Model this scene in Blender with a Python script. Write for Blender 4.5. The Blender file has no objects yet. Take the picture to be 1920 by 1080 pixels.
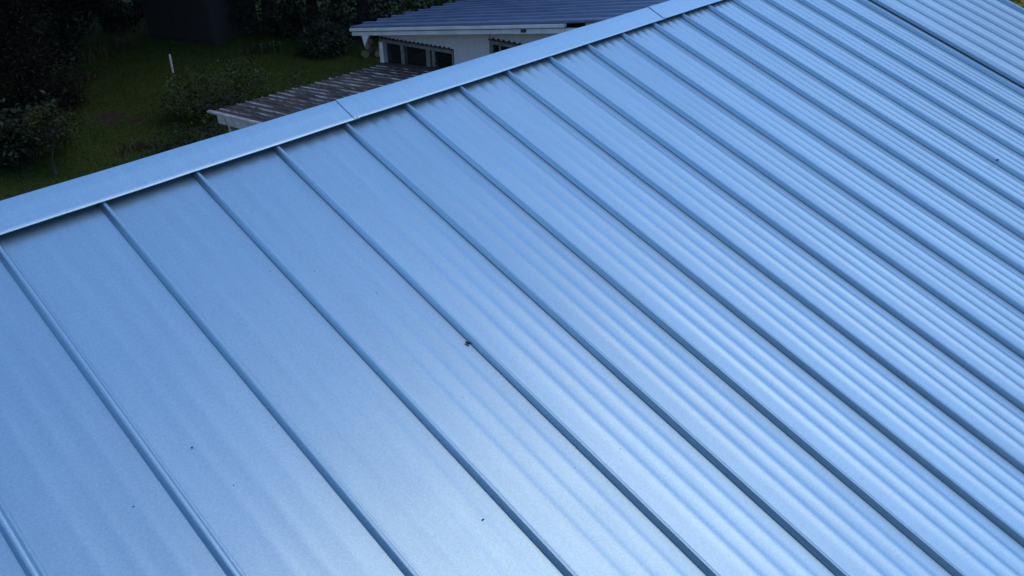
import bpy, math, random
import numpy as np
from mathutils import Matrix, Vector

# ------------------------------------------------------------------ camera, sky, sun, exposure
scene = bpy.context.scene
R = math.radians
PITCH = R(19.5337)
SP, CP = math.sin(PITCH), math.cos(PITCH)
ZR = 4.7                      # height of the roof plane at its high edge
SEAM = 0.406                  # spacing of the standing seams

cam_data = bpy.data.cameras.new('camera')
cam = bpy.data.objects.new('camera', cam_data)
scene.collection.objects.link(cam)
cam_data.sensor_width = 36.0
cam_data.lens = 1345.575 / 1920 * 36.0
cam_data.clip_start = 0.05
cam_data.clip_end = 600.0
RC = ((0.67818656, -0.73545, 0.0), (-0.407687, -0.375936, -0.832011), (0.611436, 0.564254, -0.554760))
RC_ = np.array([[0.67818656, 0.69259307, -0.24571901], [-0.40768732, 0.63276911, 0.6583269], [0.61143605, -0.34629193, 0.71149692]])
WR = np.array([[1, 0, 0], [0, -CP, -SP], [0, SP, -CP]]).T
RW = RC_ @ WR.T
CAMPOS = WR @ np.array([-0.38187236, 2.42669484, -2.3027297]) + np.array([0, 0, ZR])
m = Matrix.Identity(4)
for r in range(3):
    m[r][0] = RW[0][r]
    m[r][1] = -RW[1][r]
    m[r][2] = -RW[2][r]
    m[r][3] = CAMPOS[r]
cam.matrix_world = m
scene.camera = cam

SUN_AZ, SUN_EL = R(-42), R(60)     # azimuth counter-clockwise from +X
world = bpy.data.worlds.new('World')
scene.world = world
world.use_nodes = True
wn = world.node_tree
sky = wn.nodes.new('ShaderNodeTexSky')
sky.sky_type = 'NISHITA'
sky.sun_disc = False
sky.sun_elevation = SUN_EL
sky.sun_rotation = R(90) - SUN_AZ
sky.altitude = 0
sky.air_density = 1.0
sky.dust_density = 0.35
sky.ozone_density = 4.0
wn.links.new(sky.outputs['Color'], wn.nodes['Background'].inputs['Color'])
wn.nodes['Background'].inputs['Strength'].default_value = 0.15

sun_data = bpy.data.lights.new('sun', 'SUN')
sun_data.energy = 0.29
sun_data.angle = R(34)
sun_data.color = (1.0, 0.66, 0.30)
sun = bpy.data.objects.new('sun', sun_data)
scene.collection.objects.link(sun)
sd = Vector((math.cos(SUN_EL) * math.cos(SUN_AZ), math.cos(SUN_EL) * math.sin(SUN_AZ), math.sin(SUN_EL)))
sun.rotation_euler = sd.to_track_quat('Z', 'Y').to_euler()
sun.location = sd * 40

scene.view_settings.view_transform = 'Standard'
scene.view_settings.look = 'None'
scene.view_settings.gamma = 1.0
scene.view_settings.use_curve_mapping = False
scene.view_settings.exposure = 1.10

# ------------------------------------------------------------------ helpers
rng = np.random.default_rng(7)
random.seed(7)
COL = scene.collection


class MB:
    """collects polygons of ONE mesh"""

    def __init__(s):
        s.v = []
        s.f = []

    def poly(s, pts):
        n = len(s.v)
        s.v += [tuple(p) for p in pts]
        s.f.append(tuple(range(n, n + len(pts))))
        return s

    def box(s, a, b):
        x0, y0, z0 = a
        x1, y1, z1 = b
        return s.hexa([(x0, y0, z0), (x1, y0, z0), (x1, y1, z0), (x0, y1, z0), (x0, y0, z1), (x1, y0, z1), (x1, y1, z1), (x0, y1, z1)])

    def hexa(s, p):
        n = len(s.v)
        s.v += [tuple(q) for q in p]
        for f in ((3, 2, 1, 0), (4, 5, 6, 7), (0, 1, 5, 4), (1, 2, 6, 5), (2, 3, 7, 6), (3, 0, 4, 7)):
            s.f.append(tuple(n + i for i in f))
        return s

    def grid(s, rows, close=False):
        """rows of equally many points -> quads"""
        n = len(s.v)
        w = len(rows[0])
        for r in rows:
            s.v += [tuple(p) for p in r]
        for i in range(len(rows) - 1):
            for j in range(w if close else w - 1):
                a, b = n + i * w + j, n + i * w + (j + 1) % w
                s.f.append((a, b, b + w, a + w))
        return s

    def tube(s, pts, rad, n=7):
        pts = [Vector(p) for p in pts]
        rows = []
        for i, p in enumerate(pts):
            d = (pts[min(i + 1, len(pts) - 1)] - pts[max(i - 1, 0)]).normalized()
            a = d.cross(Vector((0.31, 0.87, 0.4))).normalized()
            b = d.cross(a)
            r = rad[i] if hasattr(rad, '__len__') else rad
            rows.append([p + a * r * math.cos(6.28318 * k / n) + b * r * math.sin(6.28318 * k / n) for k in range(n)])
        s.grid(rows, True)
        s.poly(rows[-1])
        s.poly(rows[0][::-1])
        return s

    def mesh(s, name, mat, smooth=False, base=(0, 0, 0)):
        me = bpy.data.meshes.new(name)
        bx = base
        me.from_pydata([(v[0] - bx[0], v[1] - bx[1], v[2] - bx[2]) for v in s.v], [], s.f)
        me.materials.append(mat)
        if smooth:
            me.polygons.foreach_set('use_smooth', [True] * len(me.polygons))
        me.update()
        return me

    def build(s, name, mat, parent=None, smooth=False, base=(0, 0, 0), angle=None):
        me = s.mesh(name, mat, smooth, base)
        if angle is not None:
            me.polygons.foreach_set('use_smooth', [True] * len(me.polygons))
            me.set_sharp_from_angle(angle=R(angle))
        return put(name, me, parent)


def put(name, me, parent=None, loc=None):
    o = bpy.data.objects.new(name, me)
    COL.objects.link(o)
    if parent is not None:
        o.parent = parent
    if loc is not None:
        o.location = loc
    return o


def tag(o, label=None, cat=None, group=None, kind=None):
    if label:
        o['label'] = label
    if cat:
        o['category'] = cat
    if group:
        o['group'] = group
    if kind:
        o['kind'] = kind
    return o


def thing(name, label, cat, loc=(0, 0, 0), group=None):
    o = put(name, None, None, loc)
    o.empty_display_size = 0.2
    return tag(o, label, cat, group)


def rp(u, v, h=0.0):
    """roof coordinates: u along the ridge, v down the slope, h out of the roof"""
    return (u, -CP * v - SP * h, ZR - SP * v + CP * h)


# ------------------------------------------------------------------ materials
def new_mat(name):
    mt = bpy.data.materials.new(name)
    mt.use_nodes = True
    nt = mt.node_tree
    return mt, nt, nt.nodes['Principled BSDF']


def N(nt, kind, **kw):
    n = nt.nodes.new(kind)
    for k, v in kw.items():
        if k in n.inputs:
            n.inputs[k].default_value = v
        else:
            setattr(n, k, v)
    return n


def ramp(nt, src, stops):
    n = nt.nodes.new('ShaderNodeValToRGB')
    e = n.color_ramp.elements
    while len(e) < len(stops):
        e.new(0.5)
    for i, (p, c) in enumerate(stops):
        e[i].position = p
        e[i].color = (*c, 1) if len(c) == 3 else c
    nt.links.new(src, n.inputs['Fac'])
    return n.outputs['Color']


def coords(nt, scale=(1, 1, 1), rot=(0, 0, 0), kind='Object'):
    tc = nt.nodes.new('ShaderNodeTexCoord')
    mp = nt.nodes.new('ShaderNodeMapping')
    mp.inputs['Scale'].default_value = scale
    mp.inputs['Rotation'].default_value = rot
    nt.links.new(tc.outputs[kind], mp.inputs['Vector'])
    return mp.outputs['Vector']


def geo_pos(nt, scale=(1, 1, 1), rot=(0, 0, 0)):
    g = nt.nodes.new('ShaderNodeNewGeometry')
    mp = nt.nodes.new('ShaderNodeMapping')
    mp.inputs['Scale'].default_value = scale
    mp.inputs['Rotation'].default_value = rot
    nt.links.new(g.outputs['Position'], mp.inputs['Vector'])
    return mp.outputs['Vector']


def noise(nt, vec, scale, detail=3, rough=0.55):
    n = N(nt, 'ShaderNodeTexNoise', Scale=scale, Detail=detail, Roughness=rough)
    nt.links.new(vec, n.inputs['Vector'])
    return n.outputs['Fac']


def mix(nt, fac, a, b, mode='MIX'):
    n = nt.nodes.new('ShaderNodeMix')
    n.data_type = 'RGBA'
    n.blend_type = mode
    for sock, val in ((n.inputs['Factor'], fac), (n.inputs[6], a), (n.inputs[7], b)):
        if isinstance(val, bpy.types.NodeSocket):
            nt.links.new(val, sock)
        else:
            sock.default_value = val if isinstance(val, (int, float)) else (*val, 1)
    return n.outputs[2]


def bump(nt, bsdf, height, strength, dist):
    b = N(nt, 'ShaderNodeBump', Strength=strength, Distance=dist)
    nt.links.new(height, b.inputs['Height'])
    nt.links.new(b.outputs['Normal'], bsdf.inputs['Normal'])


def metal_roof(name, col, rough=0.36, metallic=0.9):
    mt, nt, b = new_mat(name)
    b.inputs['Metallic'].default_value = metallic
    pos = geo_pos(nt, (1, 1, 1), (PITCH, 0, 0))
    grain = noise(nt, pos, 330, 2, 0.7)
    spangle = noise(nt, pos, 95, 3, 0.6)
    streak = noise(nt, geo_pos(nt, (7, 0.5, 0.5)), 3.0, 4, 0.6)
    dust = noise(nt, pos, 1.3, 5, 0.6)
    c = ramp(nt, grain, [(0.3, tuple(x * 0.84 for x in col)), (0.7, tuple(min(1, x * 1.15) for x in col))])
    c2 = ramp(nt, spangle, [(0.3, (0.93, 0.94, 0.95)), (0.7, (1.05, 1.04, 1.03))])
    c = mix(nt, 1.0, c, c2, 'MULTIPLY')
    c3 = ramp(nt, streak, [(0.3, (0.94, 0.95, 0.96)), (0.7, (1.03, 1.03, 1.02))])
    c = mix(nt, 1.0, c, c3, 'MULTIPLY')
    oi = nt.nodes.new('ShaderNodeObjectInfo')
    c = mix(nt, 1.0, c, ramp(nt, oi.outputs['Random'], [(0.0, (0.955, 0.96, 0.965)), (1.0, (1.04, 1.035, 1.03))]), 'MULTIPLY')
    nt.links.new(c, b.inputs['Base Color'])
    rr = N(nt, 'ShaderNodeMapRange')
    rr.inputs['From Min'].default_value = 0.25
    rr.inputs['From Max'].default_value = 0.75
    rr.inputs['To Min'].default_value = rough - 0.03
    rr.inputs['To Max'].default_value = rough + 0.05
    nt.links.new(dust, rr.inputs['Value'])
    nt.links.new(rr.outputs['Result'], b.inputs['Roughness'])
    bump(nt, b, grain, 0.06, 0.002)
    return mt


def paint(name, col, rough=0.5, dirt=0.25, scale=6, dirtcol=None, stretch=(1, 1, 1)):
    mt, nt, b = new_mat(name)
    v = geo_pos(nt, stretch)
    n1 = noise(nt, v, scale, 5, 0.65)
    dc = dirtcol or tuple(x * (1 - dirt) for x in col)
    c = ramp(nt, n1, [(0.35, dc), (0.6, col)])
    nt.links.new(c, b.inputs['Base Color'])
    b.inputs['Roughness'].default_value = rough
    bump(nt, b, n1, 0.15, 0.004)
    return mt


def leaf_mat(name, dark, light, rough=0.5, trans=0.12):
    mt, nt, b = new_mat(name)
    g = nt.nodes.new('ShaderNodeNewGeometry')
    c1 = ramp(nt, g.outputs['Random Per Island'], [(0.0, dark), (0.7, light), (1.0, tuple(min(1, x * 1.5) for x in light))])
    n1 = noise(nt, geo_pos(nt), 1.7, 3)
    c2 = ramp(nt, n1, [(0.35, (0.55, 0.6, 0.6)), (0.65, (1.15, 1.1, 0.95))])
    c = mix(nt, 1.0, c1, c2, 'MULTIPLY')
    nt.links.new(c, b.inputs['Base Color'])
    b.inputs['Roughness'].default_value = rough
    b.inputs['Specular IOR Level'].default_value = 0.15
    if trans:
        tr = nt.nodes.new('ShaderNodeBsdfTranslucent')
        nt.links.new(c, tr.inputs['Color'])
        ms = nt.nodes.new('ShaderNodeMixShader')
        ms.inputs['Fac'].default_value = trans
        out = nt.nodes['Material Output']
        nt.links.new(b.outputs['BSDF'], ms.inputs[1])
        nt.links.new(tr.outputs['BSDF'], ms.inputs[2])
        nt.links.new(ms.outputs['Shader'], out.inputs['Surface'])
    return mt


def bark_mat(name, a, b_):
    mt, nt, b = new_mat(name)
    n1 = noise(nt, geo_pos(nt, (1, 1, 0.25)), 18, 5, 0.65)
    nt.links.new(ramp(nt, n1, [(0.3, a), (0.7, b_)]), b.inputs['Base Color'])
    b.inputs['Roughness'].default_value = 0.9
    bump(nt, b, n1, 0.6, 0.02)
    return mt


M = {}
M['roof'] = metal_roof('grey_metal_roofing', (0.285, 0.438, 0.535), 0.37, 0.85)
M['cap'] = metal_roof('grey_metal_trim', (0.30, 0.475, 0.59), 0.40, 0.8)
M['siding'] = paint('pale_siding_paint', (0.62, 0.62, 0.6), 0.6, 0.1)
M['dark_gap'] = paint('dark_closure', (0.03, 0.03, 0.035), 0.8, 0.3)
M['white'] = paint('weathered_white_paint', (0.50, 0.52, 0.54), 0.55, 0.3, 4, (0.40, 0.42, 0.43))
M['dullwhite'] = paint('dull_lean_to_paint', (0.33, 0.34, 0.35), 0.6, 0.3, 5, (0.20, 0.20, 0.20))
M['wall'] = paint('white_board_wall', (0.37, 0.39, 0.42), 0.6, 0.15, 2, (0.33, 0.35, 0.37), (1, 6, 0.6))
M['greywood'] = paint('grey_weathered_wood', (0.13, 0.135, 0.13), 0.75, 0.4, 12)
M['rawwood'] = paint('raw_brown_timber', (0.34, 0.20, 0.07), 0.7, 0.4, 14, None, (1, 0.2, 1))
M['blueroof'] = None


def blue_roof():
    mt, nt, b = new_mat('blue_grey_ribbed_roofing')
    n1 = noise(nt, geo_pos(nt, (3, 0.4, 1)), 4, 5, 0.6)
    nt.links.new(ramp(nt, n1, [(0.3, (0.07, 0.11, 0.19)), (0.7, (0.12, 0.17, 0.26))]), b.inputs['Base Color'])
    b.inputs['Metallic'].default_value = 0.35
    b.inputs['Roughness'].default_value = 0.45
    return mt


M['blueroof'] = blue_roof()


def rusty_sheet():
    mt, nt, b = new_mat('lichen_stained_sheet')
    v = geo_pos(nt, (9, 0.35, 6))
    n1 = noise(nt, v, 3.2, 6, 0.7)
    n2 = noise(nt, geo_pos(nt, (1, 1, 1)), 26, 5, 0.75)
    n3 = noise(nt, geo_pos(nt, (0.8, 0.5, 1)), 1.1, 3, 0.5)
    dirt = ramp(nt, n2, [(0.3, (0.012, 0.009, 0.009)), (0.55, (0.036, 0.027, 0.026)), (0.75, (0.075, 0.060, 0.055))])
    pale = ramp(nt, n2, [(0.35, (0.06, 0.06, 0.06)), (0.65, (0.30, 0.31, 0.31))])
    fac = ramp(nt, n1, [(0.60, (0, 0, 0)), (0.70, (1, 1, 1))])
    fac2 = mix(nt, 1.0, fac, ramp(nt, n3, [(0.40, (0.03, 0.03, 0.03)), (0.66, (0.45, 0.45, 0.45))]), 'MULTIPLY')
    nt.links.new(mix(nt, fac2, dirt, pale), b.inputs['Base Color'])
    b.inputs['Roughness'].default_value = 0.85
    bump(nt, b, n2, 0.4, 0.01)
    return mt


def rib_worn():
    mt, nt, b = new_mat('worn_rib_edge')
    n1 = noise(nt, geo_pos(nt, (3.3, 0.35, 5)), 2.3, 6, 0.8)
    n2 = noise(nt, geo_pos(nt, (1, 1, 1)), 30, 4, 0.7)
    dirt = ramp(nt, n2, [(0.3, (0.02, 0.016, 0.014)), (0.7, (0.08, 0.065, 0.06))])
    fac = ramp(nt, n1, [(0.47, (0, 0, 0)), (0.58, (1, 1, 1))])
    nt.links.new(mix(nt, fac, dirt, (0.40, 0.41, 0.40)), b.inputs['Base Color'])
    b.inputs['Roughness'].default_value = 0.8
    return mt


M['sheet'] = rusty_sheet()
M['rib'] = rib_worn()


def glass_dark():
    mt, nt, b = new_mat('dark_window_glass')
    b.inputs['Base Color'].default_value = (0.012, 0.013, 0.014, 1)
    b.inputs['Roughness'].default_value = 0.12
    return mt


M['glass'] = glass_dark()


def plank():
    mt, nt, b = new_mat('dark_old_planks')
    n1 = noise(nt, geo_pos(nt, (8, 8, 0.4)), 5, 5, 0.65)
    nt.links.new(ramp(nt, n1, [(0.3, (0.012, 0.011, 0.010)), (0.7, (0.030, 0.027, 0.024))]), b.inputs['Base Color'])
    b.inputs['Roughness'].default_value = 0.9
    bump(nt, b, n1, 0.4, 0.01)
    return mt


M['plank'] = plank()
M['leaf_dark'] = leaf_mat('dark_evergreen_leaf', (0.008, 0.013, 0.009), (0.020, 0.032, 0.021))
M['leaf_blue'] = leaf_mat('bluish_green_leaf', (0.014, 0.024, 0.016), (0.037, 0.056, 0.038))
M['leaf_mid'] = leaf_mat('mid_green_leaf', (0.016, 0.027, 0.009), (0.042, 0.064, 0.020))
M['leaf_yellow'] = leaf_mat('yellow_green_leaf', (0.014, 0.020, 0.008), (0.042, 0.050, 0.018))
M['leaf_olive'] = leaf_mat('olive_yellow_leaf', (0.14, 0.13, 0.02), (0.36, 0.31, 0.04), 0.5, 0.3)  # light olive yellow is the leaf's own colour
M['leaf_dry'] = leaf_mat('dry_vine_leaf', (0.010, 0.011, 0.009), (0.026, 0.026, 0.020))
M['bark'] = bark_mat('dark_bark', (0.014, 0.012, 0.010), (0.045, 0.040, 0.035))
M['twig'] = bark_mat('grey_dry_twig', (0.05, 0.047, 0.043), (0.13, 0.12, 0.11))
M['grassblade'] = leaf_mat('lawn_blade', (0.023, 0.038, 0.008), (0.056, 0.088, 0.017), 0.6, 0.1)
M['weed'] = leaf_mat('lawn_edge_weed', (0.020, 0.022, 0.010), (0.060, 0.060, 0.026), 0.6, 0.1)


def ground_mat():
    mt, nt, b = new_mat('lawn_ground')
    p = geo_pos(nt)
    n1 = noise(nt, p, 0.5, 5, 0.6)
    n2 = noise(nt, p, 9, 5, 0.7)
    grass = ramp(nt, n2, [(0.3, (0.015, 0.027, 0.006)), (0.7, (0.042, 0.067, 0.014))])
    soil = ramp(nt, n2, [(0.3, (0.014, 0.011, 0.008)), (0.7, (0.050, 0.042, 0.032))])
    f = ramp(nt, n1, [(0.56, (0, 0, 0)), (0.68, (1, 1, 1))])
    # a worn bare spot in the lawn
    g = nt.nodes.new('ShaderNodeNewGeometry')
    d = nt.nodes.new('ShaderNodeVectorMath')
    d.operation = 'DISTANCE'
    d.inputs[1].default_value = (5.25, 15.15, 0)
    nt.links.new(g.outputs['Position'], d.inputs[0])
    add = nt.nodes.new('ShaderNodeMath')
    add.operation = 'ADD'
    nt.links.new(d.outputs['Value'], add.inputs[0])
    nt.links.new(n2, add.inputs[1])
    spot = ramp(nt, add.outputs['Value'], [(0.75, (1, 1, 1)), (1.0, (0, 0, 0))])
    c = mix(nt, f, grass, soil)
    c = mix(nt, spot, c, soil)
    nt.links.new(c, b.inputs['Base Color'])
    b.inputs['Roughness'].default_value = 0.95
    b.inputs['Specular IOR Level'].default_value = 0.1
    bump(nt, b, n2, 0.6, 0.03)
    return mt


M['ground'] = ground_mat()

# ------------------------------------------------------------------ setting: ground
g = MB()
steps = [-300, -120, -60, -30, -10, 0, 10, 20, 30, 60, 120, 300]
g.grid([[(x, y, 0) for x in steps] for y in steps])
tag(g.build('ground', M['ground']), kind='structure')

# ------------------------------------------------------------------ the near building: standing seam roof
BASE = (0.0, -3.0, 0.0)
house = thing('metal_roofed_building', 'near building with large blue grey standing seam metal roof filling the frame', 'building', BASE)
V0, V1 = -0.09, 6.5
I0, I1 = -8, 18                      # seams I0..I1


def bumpz(t, a=0.0026):
    """three pencil ribs across one panel, t = 0..1, a = rib height"""
    z = 0.0
    for c0 in (0.385, 0.587, 0.805):
        z += a * math.exp(-((t - c0) / (0.060 if t < c0 else 0.038)) ** 2)
    return z


def panel_mesh(k, width=SEAM, name='roof_panel', amp=0.0026):
    r = random.Random(100 + k)
    ph = [r.uniform(0, 6.28) for _ in range(6)]
    fr = [r.uniform(0.7, 2.2) for _ in range(3)]
    us = [0.033 + (0.4140 - 0.033) * i / 46 for i in range(47)]
    us = [u for u in us if u <= width + 0.009]
    vs = [V0 + (V1 - V0) * j / 26 for j in range(27)]
    rows = []
    for v in vs:
        row = []
        for u in us:
            t = u / SEAM
            oil = 0.0005 * math.sin(fr[0] * v * 2 + ph[0] + 2.2 * t) * math.sin(3.14 * t) + 0.0003 * math.sin(fr[1] * v * 4 + ph[1] - 3 * t)
            edge = 0.0
            x, y, z = rp(u, v, bumpz(t, amp) + oil + edge)
            row.append((x, y - BASE[1], z))
        rows.append(row)
    mb = MB().grid(rows)
    return mb.mesh(name, M['roof'], True)


SEAM_PROFILE = [(0.0056, -0.003), (0.0054, 0.0028), (0.0030, 0.0032), (0.0022, 0.0038), (0.0026, 0.0048), (0.0126, 0.0258), (0.0138, 0.0272), (0.0154, 0.0274), (0.0160, 0.0262), (0.0170, 0.0262), (0.0176, 0.0272),
                (0.0246, 0.0270), (0.0264, 0.0258), (0.0335, 0.0028), (0.0347, 0.0016), (0.0420, 0.0016), (0.0432, 0.0002), (0.0435, -0.002)]








def seam_mesh(v0=V0, v1=V1, sc=1.0, h0=0.0):
    rows = []
    for j in range(14):
        v = v0 + (v1 - v0) * j / 13
        wob = 0.0006 * math.sin(v * 2.1)
        row = []
        for (u, h) in SEAM_PROFILE:
            x, y, z = rp(u * sc + wob, v, h * sc + h0)
            row.append((x, y - BASE[1], z))
        rows.append(row)
    me = MB().grid(rows).mesh('seam', M['roof'], True)
    me.set_sharp_from_angle(angle=R(35))
    return me


pm = {}
sm = seam_mesh()
for n_, i in enumerate(range(I0, I1)):
    # rib height grows along the run, shaped to strengthen the rib shading
    amp = round(min(0.0046, max(0.0009, 0.0009 + 0.00055 * i)), 4)
    key = (amp, (i * 3) % 4)
    if key not in pm:
        pm[key] = panel_mesh(len(pm), amp=amp)
    p = put('roof_panel', pm[key], house, (i * SEAM, 0, 0))
    put('seam', sm, p)
p = put('roof_panel', panel_mesh(90, 0.18), house, (I1 * SEAM, 0, 0))
put('seam', sm, p)

UT = 7.492                         # foot of the step trim between the two roofs
# step trim
prof = [(0.0, -0.003), (0.0, 0.030), (0.003, 0.031), (0.003, 0.036), (0.006, 0.040), (0.052, 0.041), (0.054, 0.039), (0.055, 0.024)]
rows = [[rp(UT + u, V0 + (V1 - V0) * j / 6, h) for (u, h) in prof] for j in range(7)]
MB().grid(rows).build('step_trim', M['roof'], house, base=BASE, angle=30)
MB().hexa([rp(UT - 0.004, V1, -0.002), rp(UT - 0.0005, V1, -0.002), rp(UT - 0.0005, V0, -0.002), rp(UT - 0.004, V0, -0.002),
           rp(UT - 0.004, V1, 0.010), rp(UT - 0.0005, V1, 0.010), rp(UT - 0.0005, V0, 0.010), rp(UT - 0.004, V0, 0.010)]).build('trim_gap_shade', M['dark_gap'], house, base=BASE)  # dark strip standing in for the shadowed gap at the trim foot
# second roof, slightly higher, narrower pans
W2, U2, H2, N2 = 0.295, UT + 0.05, 0.026, 7


def panel2():
    us = [W2 * i / 40 for i in range(41)]
    rows = []
    for j in range(12):
        v = V0 + (V1 - V0) * j / 11
        row = []
        for u in us:
            t = u / W2
            h = sum(0.0048 * math.exp(-((t - c0) / 0.05) ** 2) for c0 in (0.50, 0.66, 0.82)) + 0.0006 * math.sin(v * 3 + 4 * t)
            x, y, z = rp(u, v, h + H2)
            row.append((x, y - BASE[1], z))
        rows.append(row)
    return MB().grid(rows).mesh('upper_roof_panel', M['roof'], True)


p2 = panel2()
s2 = seam_mesh(sc=0.30, h0=H2)
for k in range(N2):
    p = put('upper_roof_panel', p2, house, (U2 + k * W2, 0, 0))
    put('upper_seam', s2, p)
UE = U2 + N2 * W2
rows = [[rp(UE + u, V0 + (V1 - V0) * j / 4, h) for (u, h) in ((-0.004, H2 - 0.002), (-0.002, H2 + 0.035), (0.07, H2 + 0.033), (0.072, H2 - 0.12))] for j in range(5)]
MB().grid(rows).build('rake_trim', M['cap'], house, base=BASE, angle=30)

# high edge cap in lapped lengths
UL = I0 * SEAM
joints = [UL - 0.1, -1.23, 1.690, 4.605, 7.52, UE + 0.10]
for k in range(len(joints) - 1):
    a, b = joints[k], joints[k + 1] + (0.035 if k < len(joints) - 2 else 0)
    lo, hi, hh = 0.026, -0.138, 0.0390
    prof = [(lo - 0.016, hh - 0.011), (lo - 0.004, hh - 0.0085), (lo + 0.0015, hh - 0.005), (lo + 0.0015, hh - 0.0015), (lo - 0.001, hh), (lo - 0.02, hh + 0.0008),
            (lo - 0.09, hh + 0.004), (hi + 0.006, hh + 0.009), (hi + 0.001, hh + 0.0075), (hi - 0.001, hh + 0.002), (hi - 0.004, hh - 0.14), (hi + 0.01, hh - 0.15)]
    n = 16
    # the left end of each length rides 5 mm up over the one before it
    rows = [[rp(a + (b - a) * j / n, v, h + 0.0009 * math.sin(j * 1.7 + k) + 0.0032 * max(0, 1 - j / 4)) for (v, h) in prof] for j in range(n + 1)]
    rows.insert(0, [rp(a + 0.001, v, h - 0.0022 + 0.0009 * math.sin(k) + 0.0032) for (v, h) in prof])
    cp_ = MB().grid(rows).build('ridge_cap', M['cap'], house, base=BASE, angle=32)
    # two rivets at each lap
    if k:
        for vv in (0.022, -0.09):
            c = Vector(rp(a + 0.018, vv, hh + 0.0035))
            nrm = Vector((0, -SP, CP))
            ax, ay = Vector((1, 0, 0)), Vector((0, -CP, -SP))
            mb = MB()
            ring0 = [c + ax * 0.0045 * math.cos(q * 0.785) + ay * 0.0045 * math.sin(q * 0.785) for q in range(8)]
            ring1 = [c + nrm * 0.0022 + ax * 0.0028 * math.cos(q * 0.785) + ay * 0.0028 * math.sin(q * 0.785) for q in range(8)]
            mb.grid([ring0, ring1], True)
            mb.poly(ring1)
            mb.build('rivet', M['dark_gap'], cp_, base=BASE)

# closure strip under the cap, deck and walls
MB().hexa([rp(UL, -0.075, -0.01), rp(UE, -0.075, -0.01), rp(UE, -0.085, -0.01), rp(UL, -0.085, -0.01),
           rp(UL, -0.075, 0.037), rp(UE, -0.075, 0.037), rp(UE, -0.085, 0.037), rp(UL, -0.085, 0.037)]).build('closure_strip', M['dark_gap'], house, base=BASE)
MB().hexa([rp(UL, V1 - 0.03, -0.20), rp(UE + 0.06, V1 - 0.03, -0.20), rp(UE + 0.06, -0.115, -0.20), rp(UL, -0.115, -0.20),
           rp(UL, V1 - 0.03, -0.015), rp(UE + 0.06, V1 - 0.03, -0.015), rp(UE + 0.06, -0.115, -0.015), rp(UL, -0.115, -0.015)]).build('roof_deck', M['siding'], house, base=BASE)
zt = ZR - 0.16
MB().box((UL + 0.2, -0.10, 0), (UE - 0.1, 0.05, ZR - 0.2)).build('back_wall', M['siding'], house, base=BASE)
y1 = rp(0, V1 - 0.4, 0)[1]
zl = rp(0, V1 - 0.4, 0)[2] - 0.24
MB().box((UL + 0.2, y1, 0), (UE - 0.1, y1 + 0.15, zl)).build('front_wall', M['siding'], house, base=BASE)
for x in (UL + 0.2, UE - 0.25):
    yb = -0.105
    MB().hexa([(x, y1 + 0.16, 0), (x + 0.15, y1 + 0.16, 0), (x + 0.15, yb, 0), (x, yb, 0), (x, y1 + 0.16, zl), (x + 0.15, y1 + 0.16, zl), (x + 0.15, yb, ZR - 0.24), (x, yb, ZR - 0.24)]).build('side_wall', M['siding'], house, base=BASE)

# ------------------------------------------------------------------ neighbouring house
XF, XW = 7.60, 7.90
YE, SLOPE = 8.337, 0.180


def hz(y):
    return 2.742 + SLOPE * (YE - y)


NB = (10.0, 5.0, 0.0)
nb = thing('neighbour_house', 'neighbouring white house with ribbed blue roof behind the cap of the near roof', 'house', NB)
YR = 1.15                           # upper end of its roof
RIB = 0.338


def nb_panel():
    prof = [(0.0, 0.0), (0.010, 0.002), (0.024, 0.034), (0.040, 0.040), (0.062, 0.040), (0.078, 0.034), (0.094, 0.002), (0.15, 0.0), (0.155, 0.004), (0.17, 0.004), (0.175, 0.0),
            (0.24, 0.0), (0.245, 0.004), (0.26, 0.004), (0.265, 0.0), (RIB, 0.0)]
    rows = []
    for y in np.linspace(YE, YR, 14):
        rows.append([(x - NB[0] + 0.0, y - NB[1], hz(y) + z + 0.003 * math.sin(y * 2.3)) for x, z in prof])
    front = [[(x - NB[0], YE - NB[1], hz(YE) + z - 0.012) for x, z in prof], rows[0]]
    mb = MB().grid(rows).grid(front)
    me = mb.mesh('roof_sheet', M['blueroof'], True)
    me.set_sharp_from_angle(angle=R(25))
    return me


npm = nb_panel()
for k in range(26):
    put('roof_sheet', npm, nb, (XF + 0.26 + k * RIB, 0, 0))
# flat rake flashing beside the first rib
MB().grid([[(XF, y, hz(y) - 0.02), (XF, y, hz(y) + 0.012), (XF + 0.02, y, hz(y) + 0.015), (XF + 0.262, y, hz(y) + 0.004)] for y in np.linspace(YE + 0.01, YR, 9)]).build('rake_flashing', M['blueroof'], nb, base=NB, angle=20)


def sloped_board(x0, x1, ya, yb, za, zb, ztop_a=None, off=0.0):
    """board along Y hung under the rake: za/zb = depth below roof line top and bottom"""
    return MB().hexa([(x0, yb, hz(yb) - zb), (x1, yb, hz(yb) - zb), (x1, ya, hz(ya) - zb), (x0, ya, hz(ya) - zb),
                      (x0, yb, hz(yb) - za), (x1, yb, hz(yb) - za), (x1, ya, hz(ya) - za), (x0, ya, hz(ya) - za)])


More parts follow.
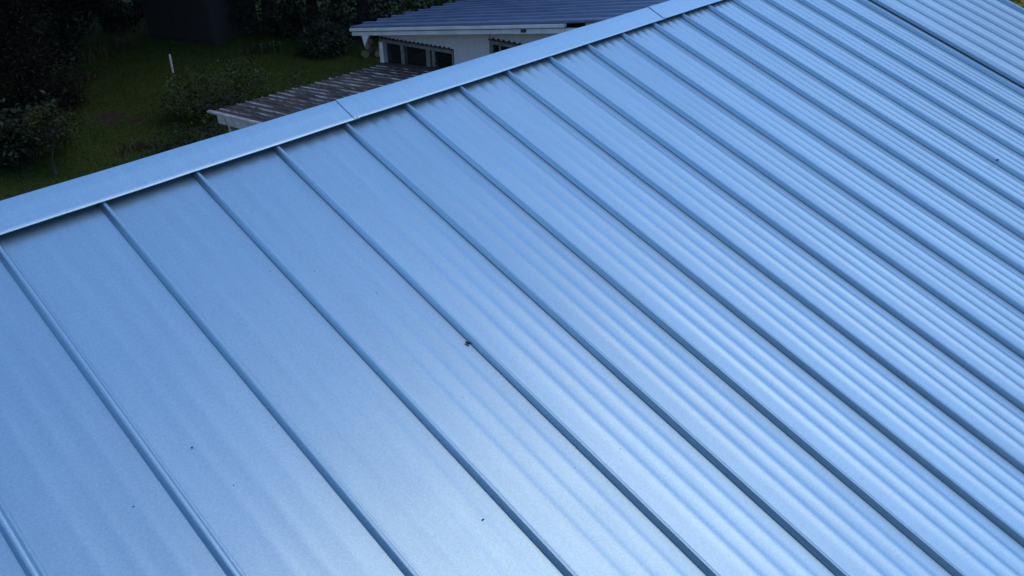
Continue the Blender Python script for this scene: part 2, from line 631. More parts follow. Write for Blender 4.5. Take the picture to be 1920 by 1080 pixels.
sloped_board(XF - 0.040, XF + 0.01, YE - 0.01, 5.35, 0.024, 0.070).build('fascia_strip', M['white'], nb, base=NB)
sloped_board(XF - 0.045, XF + 0.01, 5.345, 3.30, 0.028, 0.072).build('fascia_strip', M['white'], nb, base=NB)
sloped_board(XF - 0.008, XF + 0.03, YE - 0.03, 5.93, 0.088, 0.152).build('fascia_board', M['white'], nb, base=NB)
sloped_board(XF - 0.005, XF + 0.03, 5.925, 4.30, 0.090, 0.154).build('fascia_board', M['white'], nb, base=NB)
sloped_board(XF - 0.008, XF + 0.03, 4.295, 2.98, 0.088, 0.156).build('fascia_board', M['white'], nb, base=NB)
sloped_board(XF + 0.0, XF + 0.045, 2.97, YR, 0.030, 0.16).build('bare_fascia', M['rawwood'], nb, base=NB)
sloped_board(XF - 0.024, XF - 0.006, 4.12, 4.02, 0.09, 0.135).build('gutter_bracket', M['dark_gap'], nb, base=NB)
# soffit
MB().grid([[(XF + 0.03, y, hz(y) - 0.12), (XW + 0.02, y, hz(y) - 0.12)] for y in (YE - 0.05, YR)]).build('soffit', M['greywood'], nb, base=NB)
# eave end: little triangular return
MB().poly([(XF - 0.006, 8.02, hz(8.02) - 0.155), (XF - 0.006, 7.80, hz(7.80) - 0.155), (XF - 0.006, 7.96, hz(8.0) - 0.34)]).poly(
    [(XF + 0.03, 7.96, hz(8.0) - 0.34), (XF + 0.03, 7.80, hz(7.80) - 0.155), (XF + 0.03, 8.02, hz(8.02) - 0.155)]).poly(
    [(XF - 0.006, 8.02, hz(8.02) - 0.155), (XF - 0.006, 7.96, hz(8.0) - 0.34), (XF + 0.03, 7.96, hz(8.0) - 0.34), (XF + 0.03, 8.02, hz(8.02) - 0.155)]).poly(
    [(XF - 0.006, 7.96, hz(8.0) - 0.34), (XF - 0.006, 7.80, hz(7.80) - 0.155), (XF + 0.03, 7.80, hz(7.80) - 0.155), (XF + 0.03, 7.96, hz(8.0) - 0.34)]).build('eave_return', M['white'], nb, base=NB)


def hdr(y):
    return 2.512 + 0.075 * (7.88 - y)          # underside line of the sloping header


def sill(y):
    return 2.145 + 0.145 * (7.84 - y)


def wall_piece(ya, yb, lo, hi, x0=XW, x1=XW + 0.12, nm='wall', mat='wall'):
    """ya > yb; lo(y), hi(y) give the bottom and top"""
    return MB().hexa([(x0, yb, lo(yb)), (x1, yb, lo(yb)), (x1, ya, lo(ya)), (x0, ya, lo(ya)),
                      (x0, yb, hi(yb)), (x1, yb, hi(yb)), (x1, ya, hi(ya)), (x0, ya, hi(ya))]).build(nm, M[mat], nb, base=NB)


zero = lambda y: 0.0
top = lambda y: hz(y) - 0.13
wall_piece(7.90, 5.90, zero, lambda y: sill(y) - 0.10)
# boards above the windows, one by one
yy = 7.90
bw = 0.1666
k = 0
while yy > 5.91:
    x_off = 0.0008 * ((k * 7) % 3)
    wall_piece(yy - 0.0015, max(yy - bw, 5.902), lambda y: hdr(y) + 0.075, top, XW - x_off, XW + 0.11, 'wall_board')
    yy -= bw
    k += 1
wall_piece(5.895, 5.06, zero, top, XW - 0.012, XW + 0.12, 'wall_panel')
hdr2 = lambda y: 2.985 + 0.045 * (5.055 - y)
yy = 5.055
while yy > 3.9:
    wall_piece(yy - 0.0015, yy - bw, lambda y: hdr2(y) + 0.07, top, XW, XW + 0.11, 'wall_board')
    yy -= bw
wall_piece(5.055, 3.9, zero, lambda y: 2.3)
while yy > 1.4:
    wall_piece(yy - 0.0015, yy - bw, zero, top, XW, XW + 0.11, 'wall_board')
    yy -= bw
# header beams and the saw-toothed corrugated flashing above them
for (ya, yb, fn) in ((7.88, 5.90, hdr), (5.05, 3.95, hdr2)):
    hb = MB().hexa([(XW - 0.03, yb, fn(yb)), (XW + 0.10, yb, fn(yb)), (XW + 0.10, ya, fn(ya)), (XW - 0.03, ya, fn(ya)),
                    (XW - 0.03, yb, fn(yb) + 0.072), (XW + 0.10, yb, fn(yb) + 0.072), (XW + 0.10, ya, fn(ya) + 0.072), (XW - 0.03, ya, fn(ya) + 0.072)]).build('header_beam', M['greywood'], nb, base=NB)
    tooth = MB()
    w = 0.015
    for (sx, a, b, c) in ((-0.045, -w, w, 0.0),):
        P = [(XW + sx, -w, 0), (XW + sx, w, 0), (XW + sx, 0, 0.028)]
        Q = [(XW - 0.004, q[1], q[2]) for q in P]
        tooth.poly(P[::-1]).poly(Q).poly([P[0], P[1], Q[1], Q[0]]).poly([P[1], P[2], Q[2], Q[1]]).poly([P[2], P[0], Q[0], Q[2]])
    tm = tooth.mesh('corrugation_tooth', M['dark_gap'], False, (NB[0], 0, 0))
    y = ya - 0.08
    while y > yb + 0.03:
        put('corrugation_tooth', tm, hb, (0, y - NB[1], fn(y) + 0.070))
        y -= 0.112
    # flashing lip
    MB().hexa([(XW - 0.05, yb, fn(yb) + 0.058), (XW - 0.032, yb, fn(yb) + 0.058), (XW - 0.032, ya, fn(ya) + 0.058), (XW - 0.05, ya, fn(ya) + 0.058),
               (XW - 0.05, yb, fn(yb) + 0.074), (XW - 0.032, yb, fn(yb) + 0.074), (XW - 0.032, ya, fn(ya) + 0.074), (XW - 0.05, ya, fn(ya) + 0.074)]).build('flashing_lip', M['dark_gap'], hb, base=NB)


def vpost(ya, yb, mat, x0=XW - 0.025, x1=XW + 0.09, nm='window_post', fn=hdr):
    return wall_piece(ya, yb, lambda y: sill(y) - 0.10, lambda y: fn(y) - 0.001, x0, x1, nm, mat)


vpost(7.885, 7.775, 'white', XW - 0.04, XW + 0.10)
vpost(7.285, 7.195, 'greywood')
vpost(6.600, 6.500, 'greywood', XW - 0.02)
vpost(6.480, 6.410, 'greywood', XW + 0.01)
vpost(5.935, 5.900, 'greywood')
for (ya, yb) in ((7.77, 7.29), (7.19, 6.605)):
    wn_ = wall_piece(ya, yb, lambda y: sill(y) - 0.08, hdr, XW + 0.05, XW + 0.056, 'window_pane', 'glass')
# louvred window, its blades tilted
jl = wall_piece(6.405, 5.94, lambda y: sill(y) - 0.08, hdr, XW + 0.09, XW + 0.096, 'window_pane', 'glass')
for q in range(4):
    z0 = 2.40 + 0.075 * q
    MB().hexa([(XW + 0.02, 5.945, z0), (XW + 0.024, 5.945, z0 - 0.003), (XW + 0.024, 6.40, z0 - 0.003), (XW + 0.02, 6.40, z0),
               (XW + 0.068, 5.945, z0 + 0.05), (XW + 0.072, 5.945, z0 + 0.047), (XW + 0.072, 6.40, z0 + 0.047), (XW + 0.068, 6.40, z0 + 0.05)]).build('louvre_blade', M['glass'], jl, base=NB)
wall_piece(4.99, 3.95, lambda y: 2.3, hdr2, XW + 0.07, XW + 0.076, 'window_pane', 'glass')
for (ya, yb) in ((5.05, 5.00), (4.86, 4.82), (4.62, 4.58)):
    wall_piece(ya, yb, lambda y: 2.3, lambda y: hdr2(y) - 0.001, XW + 0.0, XW + 0.06, 'window_post', 'greywood')
# remaining walls
MB().box((XW + 0.13, 7.78, 0), (16.2, 7.90, 2.62)).build('eave_wall', M['wall'], nb, base=NB)
MB().box((XW + 0.13, 1.35, 0), (16.2, 1.47, 3.75)).build('high_wall', M['wall'], nb, base=NB)
MB().hexa([(16.1, 1.48, 0), (16.2, 1.48, 0), (16.2, 7.77, 0), (16.1, 7.77, 0), (16.1, 1.48, 3.8), (16.2, 1.48, 3.8), (16.2, 7.77, 2.65), (16.1, 7.77, 2.65)]).build('far_wall', M['wall'], nb, base=NB)

# ------------------------------------------------------------------ lean-to with stained sheet roof
XS, YS = 4.46, 7.89
LB = (6.1, 5.0, 0.0)
lt = thing('lean_to_shed', 'low lean-to with rust brown lichen stained ribbed roof below the neighbouring house', 'lean-to', LB)


def lz(y):
    return 2.085 + 0.128 * (YS - y)


PW = 0.1495
NPAN = 23
YTOP = 0.9


def lt_pan():
    rows = []
    for y in np.linspace(YS, YTOP, 20):
        rows.append([(x - LB[0], y - LB[1], lz(y) + z) for x, z in ((0.016, 0.0), (0.05, -0.003), (0.08, 0.003), (0.11, -0.003), (PW + 0.004, 0.0))])
    return MB().grid(rows).mesh('roof_sheet', M['sheet'], True)


def lt_rib():
    prof = [(0.0, -0.004), (0.002, 0.014), (0.006, 0.019), (0.011, 0.019), (0.015, 0.014), (0.018, -0.004)]
    rows = [[(x - LB[0], y - LB[1], lz(y) + z) for x, z in prof] for y in np.linspace(YS + 0.006, YTOP, 20)]
    mb = MB().grid(rows)
    mb.poly(rows[0])
    return mb.mesh('rib', M['rib'], False)


lpm, lrm = lt_pan(), lt_rib()
for k in range(NPAN):
    jitter = 0.004 * math.sin(k * 5.1)
    p = put('roof_sheet', lpm, lt, (XS + k * PW, 0.006 * math.sin(k * 2.7), jitter))
    put('rib', lrm, p)
# side gutter board, wall flashing, rim strip
MB().hexa([(XS - 0.03, YTOP, lz(YTOP) - 0.15), (XS + 0.01, YTOP, lz(YTOP) - 0.15), (XS + 0.01, YS - 0.25, lz(YS - 0.25) - 0.15), (XS - 0.03, YS - 0.25, lz(YS - 0.25) - 0.15),
           (XS - 0.03, YTOP, lz(YTOP) - 0.012), (XS + 0.01, YTOP, lz(YTOP) - 0.012), (XS + 0.01, YS - 0.25, lz(YS - 0.25) - 0.012), (XS - 0.03, YS - 0.25, lz(YS - 0.25) - 0.012)]).build('side_fascia', M['dullwhite'], lt, base=LB)
MB().hexa([(XS - 0.045, YTOP, lz(YTOP) - 0.008), (XS + 0.02, YTOP, lz(YTOP) - 0.008), (XS + 0.02, YS + 0.04, lz(YS + 0.04) - 0.008), (XS - 0.045, YS + 0.04, lz(YS + 0.04) - 0.008),
           (XS - 0.045, YTOP, lz(YTOP) + 0.022), (XS + 0.02, YTOP, lz(YTOP) + 0.022), (XS + 0.02, YS + 0.04, lz(YS + 0.04) + 0.022), (XS - 0.045, YS + 0.04, lz(YS + 0.04) + 0.022)]).build('edge_strip', M['dullwhite'], lt, base=LB)
MB().hexa([(XW - 0.13, 5.6, lz(5.6) + 0.0), (XW - 0.003, 5.6, lz(5.6) + 0.0), (XW - 0.003, 7.86, lz(7.86) + 0.0), (XW - 0.13, 7.86, lz(7.86) + 0.0),
           (XW - 0.13, 5.6, lz(5.6) + 0.06), (XW - 0.003, 5.6, lz(5.6) + 0.075), (XW - 0.003, 7.86, lz(7.86) + 0.05), (XW - 0.13, 7.86, lz(7.86) + 0.04)]).build('wall_flashing', M['sheet'], lt, base=LB)
MB().box((XS + 0.02, YS - 0.31, lz(YS) - 0.15), (XW - 0.14, YS - 0.27, lz(YS) - 0.012)).build('eave_beam', M['greywood'], lt, base=LB)
MB().box((XS - 0.005, YS - 0.57, 0), (XS + 0.075, YS - 0.49, lz(YS - 0.57) - 0.152)).build('post', M['dullwhite'], lt, base=LB)
MB().box((XS - 0.034, YS - 0.53, lz(YS - 0.5) - 0.15), (XS - 0.031, YS - 0.515, lz(YS - 0.5) - 0.02)).build('fascia_joint', M['dark_gap'], lt, base=LB)
MB().box((XS + 0.0, 4.2, 0), (XS + 0.08, 4.28, lz(4.28) - 0.152)).build('post', M['dullwhite'], lt, base=LB)

# ------------------------------------------------------------------ dark board shed at the end of the garden
A, B = Vector((9.02, 21.3, 0)), Vector((9.98, 18.95, 0))
sh = thing('board_shed', 'dark vertical board shed at the far end of the lawn among trees', 'shed', A.lerp(B, 0.5))
d = (B - A).normalized()
nout = Vector((-d.y, d.x, 0))
if nout.dot(Vector((CAMPOS[0], CAMPOS[1], 0)) - A) < 0:
    nout = -nout
L = (B - A).length
sb = A.lerp(B, 0.5)
n = int(L / 0.15)
for k in range(n):
    a = A + d * (k * L / n + 0.004)
    b = A + d * ((k + 1) * L / n - 0.004)
    o = nout * (0.006 * ((k * 5) % 4))
    z0 = 0.12 + 0.02 * ((k * 3) % 3)
    q = [a + o, b + o, b + o - nout * 0.03, a + o - nout * 0.03]
    MB().hexa([(p.x, p.y, z0) for p in q] + [(p.x, p.y, 2.3) for p in q]).build('plank', M['plank'], sh, base=sb)
back = -nout * 2.2
q = [A - nout * 0.035, B - nout * 0.035, B + back, A + back]
MB().hexa([(p.x, p.y, 0.0) for p in q] + [(p.x, p.y, 2.28) for p in q]).build('body', M['plank'], sh, base=sb)
q = [A + nout * 0.3 - d * 0.2, B + nout * 0.3 + d * 0.2, B + back + d * 0.2, A + back - d * 0.2]
MB().hexa([(p.x, p.y, 2.31) for p in q] + [(p.x, p.y, 2.40) for p in q]).build('roof', M['plank'], sh, base=sb)


# ------------------------------------------------------------------ vegetation
def leaf_arrays(centres, size, squash=0.35, droop=0.3, aspect=0.5):
    """one folded diamond leaf (two triangles) at each centre"""
    n = len(centres)
    ax = rng.normal(size=(n, 3))
    ax[:, 2] = ax[:, 2] * squash - droop
    ax /= np.linalg.norm(ax, axis=1, keepdims=True)
    up = rng.normal(size=(n, 3)) * 0.55 + np.array([0, 0, 1.0])
    sd_ = np.cross(ax, up)
    sd_ /= np.linalg.norm(sd_, axis=1, keepdims=True) + 1e-9
    nn = np.cross(sd_, ax)
    s = (size * rng.uniform(0.6, 1.3, size=n))[:, None]
    a = centres - ax * s * 0.5
    b = centres + ax * s * 0.5 - nn * s * 0.08
    c = centres + sd_ * s * aspect * 0.5 + nn * s * 0.06
    e = centres - sd_ * s * aspect * 0.5 + nn * s * 0.06
    V = np.stack([a, c, b, e], 1).reshape(-1, 3)
    i = np.arange(n) * 4
    F = np.stack([i, i + 1, i + 2, i, i + 2, i + 3], 1).reshape(-1, 3)
    return V, F


def np_mesh(name, V, F, mat):
    me = bpy.data.meshes.new(name)
    me.vertices.add(len(V))
    me.vertices.foreach_set('co', V.astype(np.float32).ravel())
    me.loops.add(len(F) * 3)
    me.loops.foreach_set('vertex_index', F.astype(np.int32).ravel())
    me.polygons.add(len(F))
    me.polygons.foreach_set('loop_start', np.arange(len(F), dtype=np.int32) * 3)
    me.polygons.foreach_set('loop_total', np.full(len(F), 3, np.int32))
    me.materials.append(mat)
    me.update(calc_edges=True)
    me.validate()
    return me


def clumps(c, rad, k, n, spread, floor=0.03, shell=0.55, lump=None):
    """n leaf positions in k clumps inside an ellipsoid"""
    d_ = rng.normal(size=(k, 3))
    d_ /= np.linalg.norm(d_, axis=1, keepdims=True)
    rr = shell + (1 - shell) * rng.random(k) ** 0.6
    cc = np.array(c) + d_ * rr[:, None] * np.array(rad)
    cc[:, 2] = np.maximum(cc[:, 2], floor + 0.1)
    idx = rng.integers(0, k, n)
    p = cc[idx] + rng.normal(size=(n, 3)) * spread * np.array([1, 1, 0.75])
    low = p[:, 2] < floor
    p[low, 2] = floor + rng.random(low.sum()) * 0.15
    return p, cc


def plant(name, label, cat, base, parts, trunk=None, limbs=0, limb_r=0.02, mat='leaf_dark', bark='bark', group=None, crown_name='crown', trunk_name='trunk'):
    """parts: list of (centre, radii, clumps, leaves, leaf size, spread, shell)"""
    root = thing(name, label, cat, base, group)
    Vs, Fs, tips = [], [], []
    off = 0
    for (c, rad, k, n, size, spread, shell) in parts:
        p, cc = clumps(c, rad, k, n, spread, shell=shell)
        tips += list(cc)
        V, F = leaf_arrays(p, size)
        Vs.append(V)
        Fs.append(F + off)
        off += len(V)
    V = np.concatenate(Vs)
    V[:, 2] = np.maximum(V[:, 2], 0.005)
    V = V - np.array([base[0], base[1], 0])
    put(crown_name, np_mesh(crown_name, V, np.concatenate(Fs), M[mat]), root)
    mb = MB()
    if trunk:
        h, r0, lean = trunk
        pts = [(lean[0] * t + 0.04 * math.sin(5 * t + base[0]), lean[1] * t + 0.04 * math.cos(4 * t), h * t) for t in np.linspace(0, 1, 7)]
        mb.tube(pts, [r0 * (1 - 0.75 * t) * (1.35 if i == 0 else 1) for i, t in enumerate(np.linspace(0, 1, 7))], 8)
    if limbs:
        r_ = random.Random(len(label))
        for tip in r_.sample(tips, min(limbs, len(tips))):
            t = Vector(tip) - Vector((base[0], base[1], 0))
            if trunk:
                f = min(0.9, max(0.1, (t.z * 0.6) / trunk[0]))
                s0 = Vector((trunk[2][0] * f, trunk[2][1] * f, trunk[0] * f))
            else:
                s0 = Vector((r_.uniform(-0.15, 0.15), r_.uniform(-0.15, 0.15), 0))
            mid = s0.lerp(t, 0.5) + Vector((r_.uniform(-.12, .12), r_.uniform(-.12, .12), 0.12))
            end = t + (t - mid) * 0.25
            mb.tube([s0, mid, t, end], [limb_r, limb_r * 0.7, limb_r * 0.4, limb_r * 0.15], 5)
    if mb.v:
        mb.build(trunk_name, M[bark], root, smooth=True)
    return root


# bushes of the foreground garden
plant('broadleaf_bush', 'dense dark broad leaved bush at the left edge beside the sapling', 'bush', (2.9, 13.6, 0),
      [((2.75, 13.75, 0.65), (1.15, 0.9, 0.72), 60, 5200, 0.115, 0.16, 0.5)], None, 14, 0.022, 'leaf_blue', crown_name='foliage', trunk_name='stems')
plant('sapling', 'small yellow green sapling with thin bare trunk on the lawn by the roof cap', 'sapling', (3.12, 12.46, 0),
      [((3.35, 12.5, 0.92), (0.55, 0.5, 0.38), 34, 1500, 0.075, 0.11, 0.4)], (1.0, 0.03, (0.2, 0.05)), 16, 0.012, 'leaf_yellow')
plant('twiggy_shrub', 'wide tangled shrub with bare grey twigs in the middle of the lawn', 'shrub', (7.2, 13.2, 0),
      [((7.1, 13.2, 0.55), (1.35, 1.0, 0.62), 80, 5200, 0.075, 0.16, 0.35)], None, 46, 0.014, 'leaf_mid', 'twig', crown_name='foliage', trunk_name='stems')
plant('thin_plant', 'thin upright weedy plant between shrub and lean-to roof', 'plant', (8.75, 12.6, 0),
      [((8.75, 12.6, 0.45), (0.4, 0.35, 0.4), 14, 320, 0.07, 0.09, 0.4)], None, 10, 0.008, 'leaf_mid', 'twig', crown_name='foliage', trunk_name='stems')
plant('low_shrub', 'low dark shrub on the lawn just left of the lean-to corner', 'shrub', (5.5, 11.2, 0),
      [((5.5, 11.3, 0.28), (0.95, 0.8, 0.32), 30, 1700, 0.08, 0.14, 0.4)], None, 12, 0.010, 'leaf_dark', 'twig', crown_name='foliage', trunk_name='stems')
plant('round_bush', 'round dark bush at the lawn edge left of the blue roofed house', 'bush', (11.7, 15.7, 0),
      [((11.75, 15.7, 0.42), (0.72, 0.7, 0.46), 46, 3000, 0.10, 0.11, 0.6)], None, 10, 0.02, 'leaf_blue', crown_name='foliage', trunk_name='stems')
plant('vine_tree', 'big dark tree draped to the ground in dry vines at the upper left', 'tree', (4.5, 17.2, 0),
      [((4.15, 16.6, 0.9), (1.15, 0.9, 1.6), 150, 11000, 0.085, 0.17, 0.6), ((4.35, 16.75, 2.2), (0.6, 0.5, 2.0), 90, 5000, 0.09, 0.16, 0.5), ((4.5, 17.2, 7.0), (4.8, 4.4, 4.2), 110, 6500, 0.36, 0.55, 0.3)], (8.0, 0.26, (0.3, 0.2)), 18, 0.06, 'leaf_dry')

# trees closing the garden, each with low skirts and a tall crown above the frame
back_trees = [
    ('tall dark tree west of the garden beyond the left edge', (-0.8, 14.0), 2.0, 'leaf_dark'),  # out of view, added to shade the garden and the west wall
    ('shadowed tree standing right behind the board shed', (10.3, 24.6), 2.0, 'leaf_dark'),
    ('dark tree filling the gap left of the board shed', (8.6, 23.3), 1.5, 'leaf_dark'),
    ('dark leafy tree hugging the left edge behind the broad leaved bush', (2.2, 17.4), 1.4, 'leaf_dark'),
    ('dark tree behind the weed tufts at the upper left', (5.6, 20.8), 1.35, 'leaf_dark'),
    ('dark evergreen tree in the far upper left corner', (3.6, 21.0), 1.8, 'leaf_dark'),
    ('shadowed tree behind the vine draped tree', (6.3, 23.0), 1.9, 'leaf_dry'),
    ('dark tree between the vine draped tree and the board shed', (7.6, 24.5), 1.5, 'leaf_dark'),
    ('dark tree immediately right of the board shed', (12.0, 19.0), 1.5, 'leaf_dark'),
    ('dark broad tree behind the lawn between board shed and round bush', (12.9, 17.9), 1.2, 'leaf_blue'),
    ('dark tree standing directly behind the round bush', (14.0, 16.7), 1.25, 'leaf_blue'),
    ('dark tree rising behind the eave corner of the blue roofed house', (15.4, 14.6), 1.35, 'leaf_mid'),
    ('mid green tree beyond the blue ribbed roof', (18.2, 13.6), 1.7, 'leaf_mid'),
    ('farthest right tree peeking above the blue ribbed roof', (22.5, 14.5), 2.2, 'leaf_mid'),
]
for (lab, (x, y), r, mt) in back_trees:
    plant('dark_tree', lab, 'tree', (x, y, 0),
          [((x, y, 1.15), (r, r, 1.25), 75, 5200, 0.13, 0.20, 0.55), ((x, y, 6.4), (r * 1.9, r * 1.9, 4.8), 80, 4200, 0.40, 0.55, 0.3)],
          (6.5, 0.2, (0.2, 0.1)), 10, 0.05, mt, group='trees around the garden')
for (lab, (x, y), r, hh) in (('tall tree southwest of the near roof beside its low eave', (-9.0, -7.5), 2.3, 5.5),  # unseen trees added to darken what the seams and ribs reflect
                             ('tall tree south of the near roof near its low corner', (-6.5, -12.5), 2.4, 5.5), ('tall tree west of the near roof behind the viewpoint', (-9.0, -2.5), 2.2, 5.4),
                             ('large tree east of the near roof beyond the olive tree', (21.0, -2.5), 2.7, 5.6), ('large tree far east of the near roof in the middle of the row', (22.0, -7.5), 2.8, 5.4),
                             ('large tree southeast of the near roof near the row end', (20.5, -12.5), 2.8, 5.6), ('large tree at the southern end of the eastern row', (17.5, -17.5), 2.8, 5.6),
                             ('large tree east of the neighbouring house', (22.5, 2.5), 2.7, 5.6), ('large tree at the northern end of the eastern row', (24.0, 7.5), 2.7, 5.6)):
    plant('unseen_shade_tree', lab, 'tree', (x, y, 0), [((x, y, hh), (r * 1.25, r * 1.25, hh * 0.8), 110, 4600, 0.42, 0.55, 0.3)], (hh, 0.22, (0.2, 0.1)), 10, 0.06, 'leaf_mid', group='unseen trees added to darken roof reflections')
plant('olive_tree', 'sunlit olive yellow tree top beyond the far roof corner', 'tree', (13.2, -0.9, 0),
      [((13.2, -0.9, 3.2), (1.1, 1.1, 1.1), 40, 2500, 0.12, 0.2, 0.3)], (3.2, 0.09, (0.1, 0.1)), 10, 0.03, 'leaf_olive')


# weeds along the edge of the lawn
def tuft(base, label, n, h, spread, mat='weed'):
    root = thing('weed_tuft', label, 'weed', (base[0], base[1], 0), 'weeds along the lawn edge')
    V, F = [], []
    for k in range(n):
        a = rng.uniform(0, 6.283)
        s = rng.uniform(0, spread)
        x, y = s * math.cos(a), s * math.sin(a) * 0.6
        hh = h * rng.uniform(0.5, 1.2)
        lx, ly = rng.normal(0, 0.25, 2) * hh
        w = 0.014
        i = len(V)
        V += [(x - w, y, 0), (x + w, y, 0), (x + lx * .5 + w * .8, y + ly * .5, hh * .6), (x + lx * .5 - w * .8, y + ly * .5, hh * .6), (x + lx, y + ly, hh)]
        F += [(i, i + 1, i + 2), (i, i + 2, i + 3), (i + 3, i + 2, i + 4)]
    tag(put('blades', np_mesh('blades', np.array(V), np.array(F), M[mat]), root), kind='stuff')


tuft((6.9, 20.2), 'pale weed tuft at the lawn edge right of the vine draped tree', 90, 0.40, 0.5)
tuft((8.1, 20.6), 'weed tuft at the lawn edge just left of the board shed', 90, 0.38, 0.5)
tuft((5.75, 18.3), 'weed tuft close beside the foot of the vine draped tree', 80, 0.32, 0.5)
tuft((10.4, 17.3), 'weed tuft below the right end of the board shed', 70, 0.30, 0.5)
tuft((4.75, 12.6), 'low weed patch right of the sapling', 70, 0.22, 0.45)


# grass blades
def grass():
    n = 110000
    x = rng.uniform(0.8, 15.5, n)
    y = rng.uniform(8.2, 22.0, n)
    keep = (np.hypot(x - 5.25, y - 15.15) > 0.45 + 0.25 * rng.random(n)) & ~((x > 4.4) & (y < 7.95)) & ~((x > 7.4) & (y < 8.4)) & (y < 23.5 - 0.45 * np.maximum(0, x - 6))
    x, y = x[keep], y[keep]
    n = len(x)
    h = rng.uniform(0.025, 0.07, n)
    a = rng.uniform(0, 6.283, n)
    w = 0.007
    lx, ly = rng.normal(0, 0.02, n), rng.normal(0, 0.02, n)
    z = np.zeros(n)
    V = np.stack([np.stack([x - w * np.cos(a), y - w * np.sin(a), z], 1), np.stack([x + w * np.cos(a), y + w * np.sin(a), z], 1), np.stack([x + lx, y + ly, h], 1)], 1).reshape(-1, 3)
    F = np.arange(n * 3).reshape(-1, 3)
    o = put('lawn_grass', np_mesh('lawn_grass', V, F, M['grassblade']))
    tag(o, 'short dark green lawn grass behind the roof', 'grass', kind='stuff')


grass()

# flowers beside the shrub
fm = paint('pale_flower', (0.30, 0.29, 0.20), 0.7, 0.2)
fl = thing('flowering_plant', 'small plant with a few pale blossoms under the trees right of the board shed', 'plant', (10.75, 17.0, 0))
p, _ = clumps((10.75, 17.0, 0.18), (0.35, 0.2, 0.12), 8, 160, 0.07, shell=0.3)
V, F = leaf_arrays(p - np.array([10.75, 17.0, 0]), 0.07)
put('foliage', np_mesh('foliage', V, F, M['leaf_mid']), fl)
for (dx, dy, dz) in ((-0.3, 0, 0.30), (0.02, 0.05, 0.26), (0.1, -0.02, 0.31), (0.32, 0.0, 0.24)):
    mb = MB()
    for k in range(5):
        a = k * 1.2566
        c_, s_ = math.cos(a), math.sin(a)
        mb.poly([(dx, dy, dz), (dx + 0.022 * c_ - 0.012 * s_, dy + 0.022 * s_ + 0.012 * c_, dz + 0.012), (dx + 0.042 * c_, dy + 0.042 * s_, dz + 0.008), (dx + 0.022 * c_ + 0.012 * s_, dy + 0.022 * s_ - 0.012 * c_, dz + 0.012)])
    mb.tube([(dx, dy, 0.02), (dx, dy, dz)], 0.005, 4)
    mb.build('blossom', fm, fl)

# marker stake
st = thing('marker_stake', 'thin white marker stake with red brown foot leaning on the lawn', 'stake', (7.55, 16.74, 0))
sw = paint('white_stake_paint', (0.55, 0.54, 0.5), 0.5, 0.1)
sr = paint('red_brown_stake_paint', (0.07, 0.032, 0.022), 0.6, 0.3)
MB().tube([(0.03, 0, 0.0), (0.055, 0, 0.12), (0.06, 0, 0.17)], [0.05, 0.045, 0.04], 8).build('foot', sr, st, base=(0, 0, 0), angle=40)
MB().tube([(0.06, 0, 0.16), (0.075, 0, 0.40), (0.09, 0, 0.64)], [0.026, 0.026, 0.025], 8).build('shaft', sw, st, base=(0, 0, 0), angle=40)

# cut logs at the house corner
lm = paint('cut_log_end', (0.20, 0.16, 0.08), 0.8, 0.5, 16)
for (pos, r, lab) in (((12.45, 14.62, 0.13), 0.13, 'largest pale cut log lying at the house corner'), ((12.72, 14.36, 0.12), 0.10, 'small cut log right of the largest log at the house corner'),
                      ((12.46, 14.50, 0.36), 0.085, 'small cut log lying on top of the log pair at the house corner')):
    lo = thing('cut_log', lab, 'log', pos, 'cut logs at the house corner')
    dr = Vector((0.72, 0.66, 0.05)).normalized()
    pts = [dr * t for t in (-0.2, -0.05, 0.12, 0.3)]
    MB().tube(pts, [r, r * 1.02, r * 0.97, r], 12).build('bark', M['bark'], lo, angle=50)
    mb = MB()
    a_ = dr.cross(Vector((0, 0, 1))).normalized()
    b_ = a_.cross(dr)
    mb.poly([dr * -0.204 + a_ * r * 0.93 * math.cos(k * 0.5236) + b_ * r * 0.93 * math.sin(k * 0.5236) for k in range(12)])
    mb.grid([[dr * -0.204 + a_ * r * 0.93 * math.cos(k * 0.5236) + b_ * r * 0.93 * math.sin(k * 0.5236) for k in range(12)],
             [dr * -0.198 + a_ * r * 0.93 * math.cos(k * 0.5236) + b_ * r * 0.93 * math.sin(k * 0.5236) for k in range(12)]], True)
    mb.build('cut_end', lm, lo)

# ------------------------------------------------------------------ small debris on the roof
dm = paint('dry_dark_debris', (0.014, 0.012, 0.011), 0.8, 0.3, 60)


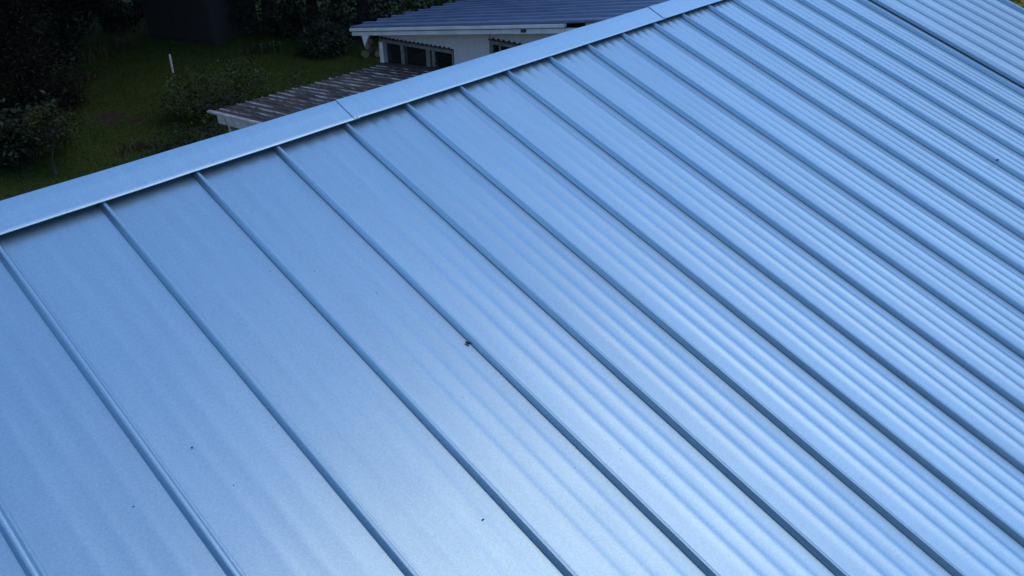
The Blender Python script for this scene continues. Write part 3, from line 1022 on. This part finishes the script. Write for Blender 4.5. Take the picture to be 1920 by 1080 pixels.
def dead_leaf(u, v, size, ang, label, h=0.004):
    o = thing('dead_leaf', label, 'leaf', rp(u, v, h), 'dead leaves on the metal roof')
    mb = MB()
    du, dv, dn = Vector((1, 0, 0)), Vector((0, -CP, -SP)), Vector((0, -SP, CP))
    ca, sa = math.cos(ang), math.sin(ang)
    rows = []
    for t in (-1, -0.5, 0, 0.5, 1):
        wdt = 0.42 * (1 - t * t) ** 0.5 + 0.02
        row = []
        for s in (-1, 0, 1):
            a_, b_ = t * size, s * wdt * size
            row.append(du * (a_ * ca - b_ * sa) + dv * (a_ * sa + b_ * ca) + dn * (abs(s) * 0.35 * size + 0.15 * size * t * t))
        rows.append(row)
    mb.grid(rows)
    mb.grid([[p - dn * 0.0015 for p in r_][::-1] for r_ in rows])
    mb.build('blade', dm, o)


dead_leaf(1.208, 1.421, 0.012, 1.2, 'dark dead leaf caught against a seam near the roof centre')
dead_leaf(0.137, 1.204, 0.004, 0.2, 'faint curled dead leaf on the left roof panels')
dead_leaf(0.732, 2.008, 0.005, 0.4, 'small dead leaf near the bottom middle of the roof')
dead_leaf(5.649, 2.476, 0.018, 0.5, 'dead leaf stuck on a seam at the right edge of the roof', 0.04)
spots = [(0.673, 0.402), (0.931, 1.245), (1.316, 1.585), (1.265, 2.182), (1.49, 1.925), (1.014, 1.599), (0.934, 1.856), (1.361, 2.147), (1.149, 2.086), (0.778, 0.671), (0.04, 0.635),
         (0.169, 1.399), (0.929, 0.762), (4.172, 2.392), (1.35, 2.684), (1.07, 1.001), (2.06, 2.904), (-0.096, 1.28)]
spots += [(float(rng.uniform(-0.4, 4.5)), float(rng.uniform(0.2, 3.3))) for _ in range(8)]
mb = MB()
for k, (u, v) in enumerate(spots):
    s = (0.0017 if k < 18 else 0.0012) * random.uniform(0.8, 1.4)
    t = (u / SEAM) % 1
    if t < 0.12 or t > 0.95:
        u += 0.06
    h = bumpz((u / SEAM) % 1) + 0.0006
    c = Vector(rp(u, v, h))
    du, dv, dn = Vector((1, 0, 0)), Vector((0, -CP, -SP)), Vector((0, -SP, CP))
    r0 = [c + (du * math.cos(q * 1.0472) * random.uniform(0.6, 1.2) + dv * math.sin(q * 1.0472) * random.uniform(0.6, 1.2)) * s - dn * 0.001 for q in range(6)]
    r1 = [c + (p - c) * 0.6 + dn * s * 0.8 for p in r0]
    mb.grid([r0, r1], True)
    mb.poly(r1)
tag(mb.build('roof_grit', dm), 'scattered dark specks of grit on the metal roof panels', 'grit', kind='stuff')
